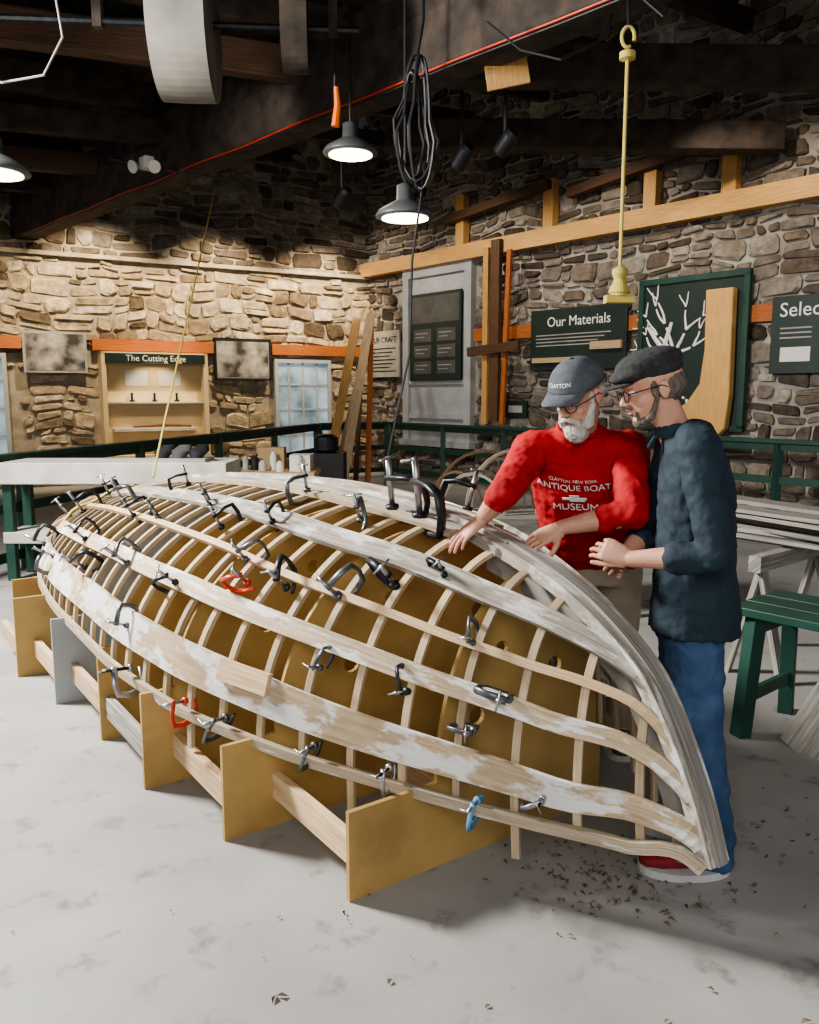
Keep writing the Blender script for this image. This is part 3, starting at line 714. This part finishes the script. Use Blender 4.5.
for k in range(4):
    s=6.0-.12*k; b.tube([HP(s,a,.05+.012*math.sin(a*.3+k)) for a in range(-75+k*4,-15,5)],.011,['rust','oldrib','rust','yrope'][k],n=6)
b.build('stern_lashing',boat)

clamps=MB()
def clamp(b,s,a,ang,size,m='iron'):
    N=HN(s,a);P0=HP(s,a,.02)
    T=(Z-N*Z.dot(N)); T=T.normalized() if T.length>.3 else (DD-N*DD.dot(N)).normalized()
    T=Quaternion(N,math.radians(ang))@T
    S=N.cross(T); h=size*1.12
    def q(x,y): return P0+T*x+N*y
    path=[q(0,-.02),q(h*.35,-.025),q(h*.62,-.01),q(h*.7,h*.25),q(h*.66,h*.55),q(h*.4,h*.62),q(-.01,h*.6)]
    b.tube(path,[h*.07,h*.085,h*.09,h*.085,h*.09,h*.085,h*.1],m,n=8,flat=.6)
    b.tube([q(0,.02),q(0,h*.95)],h*.05,'steel' if m!='steel' else 'iron',n=8); b.tube([q(0,.02),q(0,.035)],h*.11,m)
    b.tube([q(0,h*.93)-S*h*.22,q(0,h*.93)+S*h*.22],h*.025,'steel',n=6)
for (s,a,g,z,m) in [(2.72,-9,200,.22,'iron'),(2.55,-9,170,.24,'iron'),(2.33,-38,60,.15,'iron'),(2.5,-46,-30,.15,'gun'),(2.72,-48,20,.14,'iron'),(2.9,-50,110,.12,'redp'),
 (3.8,-58,40,.15,'gun'),(4.3,-66,-50,.15,'iron'),(2.98,-85,180,.12,'redp'),(2.78,-85,150,.13,'gun'),(3.4,-85,200,.14,'steel'),(3.7,-30,70,.13,'gun'),(5.3,-46,20,.17,'iron'),(4.8,-36,-60,.16,'gun'),
 (2.72,-20,30,.13,'gun'),(3.35,-37,0,.13,'iron'),(1.9,-86,170,.11,'bluep'),(1.93,-68,90,.10,'gun'),(2.15,-64,20,.11,'iron'),(2.45,-65,-20,.10,'gun'),(2.17,-84,180,.11,'steel'),(2.42,-84,160,.11,'gun'),
 (1.85,-56,80,.13,'gun'),(5.6,-70,0,.15,'iron'),(4.0,-40,80,.12,'gun'),(3.1,-30,20,.12,'iron'),(2.0,-45,10,.1,'gun'),(2.6,12,20,.18,'iron'),(3.3,-12,100,.14,'gun'),(4.4,-20,60,.13,'iron'),
 (3.3,-57,120,.12,'iron'),(3.0,-44,-40,.12,'gun'),(4.6,-57,30,.14,'iron'),(5.0,-70,200,.14,'gun'),(5.6,-30,60,.15,'iron'),(4.3,-42,0,.13,'iron'),(3.5,-74,10,.11,'gun'),(1.72,-80,120,.09,'steel'),(2.2,-29,60,.10,'iron'),(5.9,-50,100,.15,'gun')]: clamp(clamps,s,a,g,z,m)
clamps.build('c_clamps',smooth=True)

# ------------------------------------------------------------------ people
def frame(F,U=Z):
    F=V(F).normalized(); Lf=V(U).cross(F).normalized(); U2=F.cross(Lf); return F,Lf,U2
def head(parent,C,F,style):
    F,Lf,U=frame(F); C=V(C); R=Matrix((F,Lf,U)).transposed()
    def w(x,y,z): return C+F*x+Lf*y+U*z
    b=MB()
    b.ell(w(-.012,0,.03),(.098,.077,.088),'skin',R); b.ell(w(.026,0,-.03),(.064,.060,.085),'skin',R); b.ell(w(.038,0,-.090),(.050,.040,.030),'skin',R)
    b.cap(w(.086,0,.012),.008,w(.108,0,-.026),.011,'skin'); b.ell(w(.097,.011,-.031),(.011,.008,.007),'skin',R); b.ell(w(.097,-.011,-.031),(.011,.008,.007),'skin',R)
    b.cap(w(.082,-.034,.026),.010,w(.082,.034,.026),.010,'skin')
    for g in (-1,1):
        b.ell(w(.052,g*.036,-.030),(.026,.020,.024),'skin',R); b.ell(w(-.010,g*.079,-.010),(.018,.008,.031),'skin',R); b.cap(w(-.02,g*.084,.012),.006,w(-.022,g*.085,-.018),.005,'skin')
    b.cap(w(.084,-.018,-.062),.008,w(.084,.018,-.062),.008,'skin')
    b.build('head',parent,remesh=.0038,sm=3,fix=True)
    b=MB()
    for g in (-1,1): b.ell(w(.079,g*.032,.004),(.011,.012,.009),'eye',R,n=12,k=8); b.ell(w(.086,g*.032,.002),(.005,.006,.006),'iris',R,n=10,k=6)
    b.cap(w(.0915,-.016,-.062),.0045,w(.0915,.016,-.062),.0045,'lips'); b.build('eyes_and_lips',parent,smooth=True)
    b=MB()
    for g in (-1,1):
        c=w(.106,g*.033,-.001); b.tube([c+Lf*.024*math.cos(t)+U*.018*math.sin(t)-F*.006*abs(math.cos(t)) for t in [2*math.pi*i/18 for i in range(18)]],.0018,'black',n=6,closed=True)
        b.tube([w(.100,g*.057,.004),w(.06,g*.077,.006),w(-.005,g*.086,.006),w(-.022,g*.088,-.006)],.002,'black',n=6)
    b.tube([w(.107,-.010,.004),w(.111,0,.007),w(.107,.010,.004)],.002,'black',n=6); b.build('glasses',parent)
    hb='wbeard' if style=='red' else 'gbeard'
    b=MB(); b.ell(w(-.042,0,-.005),(.073,.078,.066),hb,R)
    for g in (-1,1): b.ell(w(.014,g*.066,.0),(.014,.012,.034),hb,R)
    b.build('hair',parent,remesh=.004,sm=2,disp=.006,dscale=.012,fix=True)
    b=MB()
    if style=='red':
        b.ell(w(.052,0,-.112),(.048,.046,.050),hb,R)
        for g in (-1,1):
            b.cap(w(.012,g*.064,-.03),.012,w(.045,g*.047,-.088),.024,hb); b.cap(w(.096,g*.005,-.050),.0085,w(.080,g*.034,-.070),.010,hb); b.cap(w(.080,g*.034,-.070),.010,w(.07,g*.03,-.095),.014,hb)
    else:
        b.ell(w(.052,0,-.100),(.040,.034,.024),hb,R)
        for g in (-1,1):
            b.cap(w(.012,g*.064,-.03),.008,w(.040,g*.046,-.088),.013,hb); b.cap(w(.040,g*.046,-.088),.013,w(.07,g*.02,-.098),.013,hb); b.cap(w(.095,g*.005,-.050),.0065,w(.080,g*.028,-.066),.0065,hb); b.cap(w(.080,g*.028,-.066),.0065,w(.076,g*.024,-.088),.007,hb)
    b.build('beard',parent,remesh=.0035,sm=2,disp=.006 if style=='red' else .003,dscale=.010,fix=True)
    if style=='red':
        b=MB(); rings=[]
        for i in range(9):
            t=i/8; a=t*math.pi/2; rings.append((w(-.01,0,.035+.10*math.sin(a)),F*(.108*math.cos(a)+.002),Lf*(.089*math.cos(a)+.002)))
        b.loft(rings,'capg',n=28); b.ell(w(-.01,0,.136),(.008,.008,.005),'capg',R); b.build('cap_crown',parent,smooth=True)
        b=MB(); vs=[];n=14
        for lay in (0,.004):
            for i in range(n+1):
                y=(-1+2*i/n); a=y*1.15
                vs.append(w(-.01+.106*math.cos(a),.088*math.sin(a),.042+lay)); 
            for i in range(n+1):
                y=(-1+2*i/n); a=y*1.15
                vs.append(w(.075+.098*math.cos(a*1.1),.082*math.sin(a),.028+.010*math.cos(a*1.2)+lay-.012*abs(math.sin(a))))
        fs=[];q=n+1
        for l in (0,2*q):
            for i in range(n): fs.append((l+i,l+i+1,l+q+i+1,l+q+i))
        for i in range(n): fs.append((q+i,q+i+1,3*q+i+1,3*q+i))
        b.add(vs,fs,'capg'); b.build('cap_brim',parent,smooth=True,fix=True)
        o=text('CLAYTON',.019,w(.20,0,.078),Lf,U,'text',parent,'cap_letters',ext=0)
        for v in o.data.vertices:
            l=v.co-C; y=l.dot(Lf); z=l.dot(U); sa=min(max((z-.035)/.10,0),.99); ca=math.sqrt(1-sa*sa)
            rx,ry=.108*ca+.005,.089*ca+.012; x=-.01+rx*math.sqrt(max(0,1-(y/ry)**2)); v.co=w(x+.004,y,z)
    else:
        b=MB(); 
        b.ell(w(-.008,0,.080),(.114,.094,.050),'capd',R,n=24,k=12); b.ell(w(.055,0,.060),(.074,.080,.030),'capd',R); b.ell(w(-.02,0,.055),(.100,.087,.045),'capd',R)
        b.build('flat_cap',parent,remesh=.005,sm=5,fix=True)
        b=MB(); b.ell(w(.105,0,.036),(.055,.068,.007),'capd',R); b.build('flat_cap_peak',parent,smooth=True)
def hand(parent,name,W,D,Nrm,side,curl=(.35,.45,.4),spread=.07,thumb=.7,sc=1.0,fore=()):
    W=V(W);D=V(D).normalized();Nrm=V(Nrm);Nrm=(Nrm-D*Nrm.dot(D)).normalized();T=Nrm.cross(D)*side
    b=MB(); R=Matrix((D,T,Nrm)).transposed()
    if fore: b.chain(list(fore),'skin',n=16)
    b.loft([(W-D*.02*sc,T*.024*sc,Nrm*.020*sc),(W,T*.027*sc,Nrm*.020*sc),(W+D*.03*sc,T*.035*sc,Nrm*.018*sc),(W+D*.07*sc,T*.042*sc,Nrm*.015*sc),(W+D*.092*sc,T*.040*sc,Nrm*.011*sc),(W+D*.098*sc,T*.034*sc,Nrm*.006*sc)],'skin',n=20)
    b.ell(W+D*.035*sc+T*.025*sc+Nrm*.008*sc,(.032*sc,.017*sc,.015*sc),'skin',R)
    for i,(off,L,r,dx) in enumerate(((.032,.074,.0088,.086),(.0108,.082,.0090,.092),(-.0108,.076,.0086,.088),(-.031,.060,.0076,.078))):
        p=W+D*dx*sc+T*off*sc; a=0; d=(D+T*(off/.032*spread)).normalized(); ch=[(p-d*.02*sc,r*1.05*sc),(p,r*1.1*sc)]
        for seg,(fr) in enumerate((.45,.3,.25)):
            a+=curl[seg]*(1+.12*i); dd=d*math.cos(a)+Nrm*math.sin(a)
            p=p+dd*L*fr*sc; ch.append((p,r*(1-.09*(seg+1))*sc))
        b.chain(ch,'skin',n=10)
    p=W+D*.025*sc+T*.026*sc+Nrm*.006*sc; ch=[(p,.0125*sc)]
    d=(D*math.cos(thumb)+T*math.sin(thumb)+Nrm*.25).normalized(); p=p+d*.042*sc; ch.append((p,.0115*sc))
    d=(D*math.cos(thumb*.6)+T*math.sin(thumb*.6)+Nrm*.35).normalized(); p=p+d*.03*sc; ch.append((p,.0098*sc)); p=p+(d+D*.2).normalized()*.024*sc; ch.append((p,.0082*sc))
    b.chain(ch,'skin',n=10)
    return b.build(name,parent,remesh=.0026,sm=3,fix=True)
def shoe(parent,name,heel,d,m):
    heel=V(heel);d=V(d).normalized();s=Z.cross(d); b=MB()
    R=[]
    for x,w,h,zc in ((-.03,.012,.02,.05),(-.02,.032,.036,.055),(.03,.037,.05,.06),(.08,.038,.048,.06),(.14,.044,.034,.048),(.20,.047,.026,.042),(.245,.036,.02,.036),(.262,.014,.012,.032)):
        R.append((heel+d*x+Z*zc,s*w,Z*h))
    b.loft(R,m,n=20); b.build(name+'_upper',parent,smooth=True,fix=True)
    b=MB(); out=[]
    for i in range(28):
        a=2*math.pi*i/28; x=.115+.152*math.cos(a); w=(.044+.006*math.cos(a))*math.sin(a); out.append((x,math.copysign(abs(w)**.9*1.3,w) if w else 0))
    vs=[heel+d*x+s*y+Z*.002 for x,y in out]+[heel+d*x+s*y+Z*.028 for x,y in out]; n=28
    b.add(vs,[tuple(range(n-1,-1,-1)),tuple(range(n,2*n))]+[(i,(i+1)%n,n+(i+1)%n,n+i) for i in range(n)],'sole')
    for k in range(4):
        c=heel+d*(.10+k*.022)+Z*(.102-k*.008); b.tube([c-s*.028,c+Z*.005,c+s*.028],.0035,'sole',n=6)
    b.build(name+'_sole',parent,fix=True)

man=empty('man_in_navy_shirt')
F=V((-.97,.22,0)).normalized(); S=Z.cross(F)
pel=V((.968,2.735,.90)); 
def off(p,f=0,s=0,z=0): return V(p)+F*f+S*s+Z*z
b=MB()
b.loft([(off(pel,0,0,-.12),S*.145,F*.115),(off(pel,-.01,0,0),S*.15,F*.115),(off(pel,0,0,.10),S*.14,F*.105),(off(pel,.0,0,.16),S*.135,F*.10)],'jeans')
feetL=V((1.025,2.58,.0)); feetR=V((1.085,2.80,0))
for ft,sd,kf in ((feetL,.075,.02),(feetR,-.075,.05)):
    hip=off(pel,0,sd,-.06); an=V((ft.x,ft.y,.10)); kn=hip.lerp(an,.5)+F*kf
    b.chain([(hip,.100),(hip.lerp(kn,.5),.095),(kn,.082),(kn.lerp(an,.5),.077),(an,.072),(an-Z*.03,.072)],'jeans',n=18)
b.build('jeans',man,remesh=.009,sm=4,disp=.024,dscale=.055,fix=True)
shoe(man,'left_shoe',feetL-F*.02,F+S*.15,'shoe'); shoe(man,'right_shoe',feetR-F*.02,F-S*.1,'shoe')
b=MB()
b.loft([(off(pel,-.01,0,-.09),S*.188,F*.150),(off(pel,-.01,0,.02),S*.180,F*.142),(off(pel,.0,0,.14),S*.168,F*.130),(off(pel,.0,0,.27),S*.174,F*.126),(off(pel,.005,0,.39),S*.180,F*.122),(off(pel,.018,0,.49),S*.172,F*.108),(off(pel,.04,0,.55),S*.125,F*.085),(off(pel,.06,0,.592),S*.068,F*.064)],'navy')
shL=V((.900,2.55,1.43)); elL=V((.935,2.455,1.11)); wrL=V((.715,2.60,1.075))
shR=V((.940,2.905,1.43)); elR=V((.89,2.96,1.12)); wrR=V((.745,2.79,1.05))
b.chain([(off(shL,0,-.08,.03),.066),(shL,.070),(shL.lerp(elL,.5),.058),(elL,.052),(elL.lerp(wrL,.34),.047),(elL.lerp(wrL,.36),.055),(elL.lerp(wrL,.44),.055)],'navy',n=18)
b.chain([(off(shR,0,.08,.03),.066),(shR,.070),(shR.lerp(elR,.5),.058),(elR,.052),(elR.lerp(wrR,.38),.048),(elR.lerp(wrR,.44),.054)],'navy',n=18)
b.build('shirt',man,remesh=.0075,sm=3,disp=.018,dscale=.05,fix=True)
hc=V((.80,2.735,1.625)); nb=off(pel,.075,0,.58)
b=MB(); b.loft([(nb-Z*.02,S*.080,F*.076),(nb+Z*.03+F*.012,S*.068,F*.066),(nb+Z*.028+F*.012,S*.060,F*.058)],'navy')
b.cap(nb+F*.06+S*.03,.010,nb+F*.09+S*.05-Z*.05,.008,'navy'); b.cap(nb+F*.06-S*.03,.010,nb+F*.09-S*.05-Z*.05,.008,'navy'); b.build('collar',man,remesh=.004,sm=2,fix=True)
b=MB(); b.cap(nb-Z*.02,.055,hc-F*.03-Z*.04,.052,'skin'); b.build('neck',man,smooth=True)
head(man,hc,V((-.93,-.06,-.28)),'navy')
hand(man,'left_forearm_and_hand',wrL,V((-.80,.30,.30)),V((-.2,.9,-.2)),-1,curl=(.45,.65,.5),spread=.02,thumb=.4,sc=.97,fore=[(elL.lerp(wrL,.2),.042),(elL.lerp(wrL,.5),.038),(wrL,.026)])
hand(man,'right_forearm_and_hand',wrR,V((-.75,-.50,-.30)),V((.1,-.75,.55)),1,curl=(.45,.6,.45),spread=.02,thumb=.5,sc=.97,fore=[(elR.lerp(wrR,.2),.042),(elR.lerp(wrR,.5),.038),(wrR,.026)])

man2=empty('man_in_red_sweatshirt')
F=V((-.22,-.97,0)).normalized(); S=Z.cross(F)
pel=V((.79,3.44,.93))
ch=V((.68,3.21,1.24)); nk=V((.63,3.06,1.455))
spine=(nk-pel).normalized(); Ff=S.cross(spine).normalized()
if Ff.dot(F)<0: Ff=-Ff
b=MB()
b.loft([(pel-Z*.12,S*.17,F*.125),(pel,S*.178,F*.135),(pel+Z*.08-Ff*-.01,S*.17,F*.13)],'khaki')
for sd,ft in ((.1,V((.98,3.62,0))),(-.1,V((.76,3.64,0)))):
    hip=pel+S*sd-Z*.05; an=V((ft.x,ft.y,.1)); kn=hip.lerp(an,.5)+F*.01
    b.chain([(hip,.105),(hip.lerp(kn,.5),.095),(kn,.078),(kn.lerp(an,.5),.072),(an,.064)],'khaki',n=18)
    shoe(man2,'shoe_%s'%('left' if sd>0 else 'right'),ft-F*.05,F,'bshoe')
b.build('trousers',man2,remesh=.01,sm=5,disp=.016,dscale=.08,fix=True)
b=MB()
def sp(t): return pel.lerp(ch,t*2) if t<.5 else ch.lerp(nk,t*2-1)
b.loft([(pel-Z*.04,S*.185,F*.15),(sp(.15),S*.20,Ff*.16),(sp(.35),S*.198,Ff*.158),(sp(.55),S*.195,Ff*.148),(sp(.75),S*.195,Ff*.132),(sp(.9),S*.165,Ff*.105),(sp(1.0),S*.10,Ff*.08),(nk+spine*.03,S*.068,Ff*.065)],'red')
shR=V((.465,3.09,1.395)); elR=V((.335,2.87,1.26)); wrR=V((.265,2.95,1.155))
shL=V((.815,3.05,1.395)); elL=V((.785,2.84,1.19)); wrL=V((.545,2.90,1.13))
b.chain([(nk.lerp(shR,.5)-spine*.05,.085),(shR,.078),(shR.lerp(elR,.5),.066),(elR,.057),(elR.lerp(wrR,.10),.052),(elR.lerp(wrR,.2),.056)],'red',n=18)
b.chain([(nk.lerp(shL,.5)-spine*.05,.085),(shL,.078),(shL.lerp(elL,.5),.066),(elL,.058),(elL.lerp(wrL,.28),.048),(elL.lerp(wrL,.36),.055)],'red',n=18)
shirt=b.build('sweatshirt',man2,remesh=.0075,sm=3,disp=.022,dscale=.055,fix=True)
b=MB(); hc=V((.60,2.955,1.60)); b.cap(nk-Z*.01,.062,hc-Z*.05+V((.03,.03,0)),.056,'skin'); b.build('neck',man2,smooth=True)
b=MB(); nb=nk+spine*.035; b.tube([nb+S*.07*math.cos(t)+Ff*.068*math.sin(t) for t in [2*math.pi*i/20 for i in range(20)]],.011,'red',closed=True); b.build('collar',man2,smooth=True)
head(man2,hc,V((-.62,-.62,-.42)),'red')
hand(man2,'right_forearm_and_hand',wrR,V((-.66,-.20,-.55)),V((-.5,-.1,-.80)),1,curl=(.10,.2,.2),thumb=.7,fore=[(elR,.045),(elR.lerp(wrR,.4),.042),(wrR,.027)])
hand(man2,'left_forearm_and_hand',wrL,V((-.88,-.12,-.42)),V((-.4,.3,-.85)),-1,curl=(.12,.25,.25),thumb=.8,fore=[(elL.lerp(wrL,.2),.046),(elL.lerp(wrL,.5),.040),(wrL,.027)])
dg=bpy.context.evaluated_depsgraph_get(); bv=BVHTree.FromObject(shirt,dg)
def chest(body,size,dz,name):
    c=ch.lerp(nk,.35)+spine*dz-S*.02
    o=text(body,size,c,S,spine,'text',man2,name,ext=0)
    for v in o.data.vertices:
        p=v.co+Ff*.25; h=bv.ray_cast(p,-Ff)
        if h[0] is not None: v.co=h[0]+Ff*.006
chest('CLAYTON, NEW YORK',.017,.058,'print_top'); chest('ANTIQUE BOAT',.038,.028,'print_middle'); chest('MUSEUM',.044,-.058,'print_bottom')
b=MB(); c=ch.lerp(nk,.35)-spine*.014-S*.02
hh=bv.ray_cast(c+Ff*.25,-Ff)[0]
if hh is not None:
    hh=hh+Ff*.008
    b.box(hh,[S,spine,Ff],(.045,.005,.002),'text'); b.box(hh+spine*.012,[S,spine,Ff],(.018,.005,.002),'text'); b.box(hh-spine*.01+S*.01,[S,spine,Ff],(.028,.003,.002),'text')
b.build('boat_emblem',man2)

# ------------------------------------------------------------------ lights
def area(name,loc,tgt,size,power,col=(1,1,1),sy=None):
    l=bpy.data.lights.new(name,'AREA'); l.energy=power; l.color=col; l.size=size
    if sy: l.shape='RECTANGLE'; l.size_y=sy
    o=bpy.data.objects.new(name,l); COL.objects.link(o); o.location=loc; o.rotation_euler=(V(tgt)-V(loc)).to_track_quat('-Z','Y').to_euler(); return o
def spot(name,loc,tgt,power,ang,col=(1,.78,.5),blend=.6,r=.08):
    l=bpy.data.lights.new(name,'SPOT'); l.energy=power; l.color=col; l.spot_size=math.radians(ang); l.spot_blend=blend; l.shadow_soft_size=r
    o=bpy.data.objects.new(name,l); COL.objects.link(o); o.location=loc; o.rotation_euler=(V(tgt)-V(loc)).to_track_quat('-Z','Y').to_euler(); return o
area('key_window_light',(-4.4,4.4,4.0),(.8,2.7,.3),.9,740,(1,.97,.92))
area('front_fill_light',(-.5,-2.5,3.4),(.3,3.5,.6),2.5,140,(1,.985,.955))  # unseen fill added behind the camera to brighten surfaces facing it
for i,u in enumerate((1.2,3.2,5.4,7.4)): spot('wall_wash_%d'%i,LW(u,4.7,1.7),LW(u,2.9,0),430,85,(1,.80,.54))
for i,u in enumerate((.8,3.6,6.2,8.8)): spot('wall_wash_r%d'%i,RW(u,5.0,2.4),RW(u,2.6,0),170,95,(1,.88,.72))
spot('case_light',LW(4.48,2.25,.9),LW(4.48,1.4,.05),40,80)
wd=bpy.data.worlds.new('world'); SC.world=wd; wd.use_nodes=True; wd.node_tree.nodes['Background'].inputs[0].default_value=(.93,.95,1,1); wd.node_tree.nodes['Background'].inputs[1].default_value=.33
SC.view_settings.view_transform='AgX'; SC.view_settings.look='AgX - Medium High Contrast'; SC.view_settings.exposure=.3
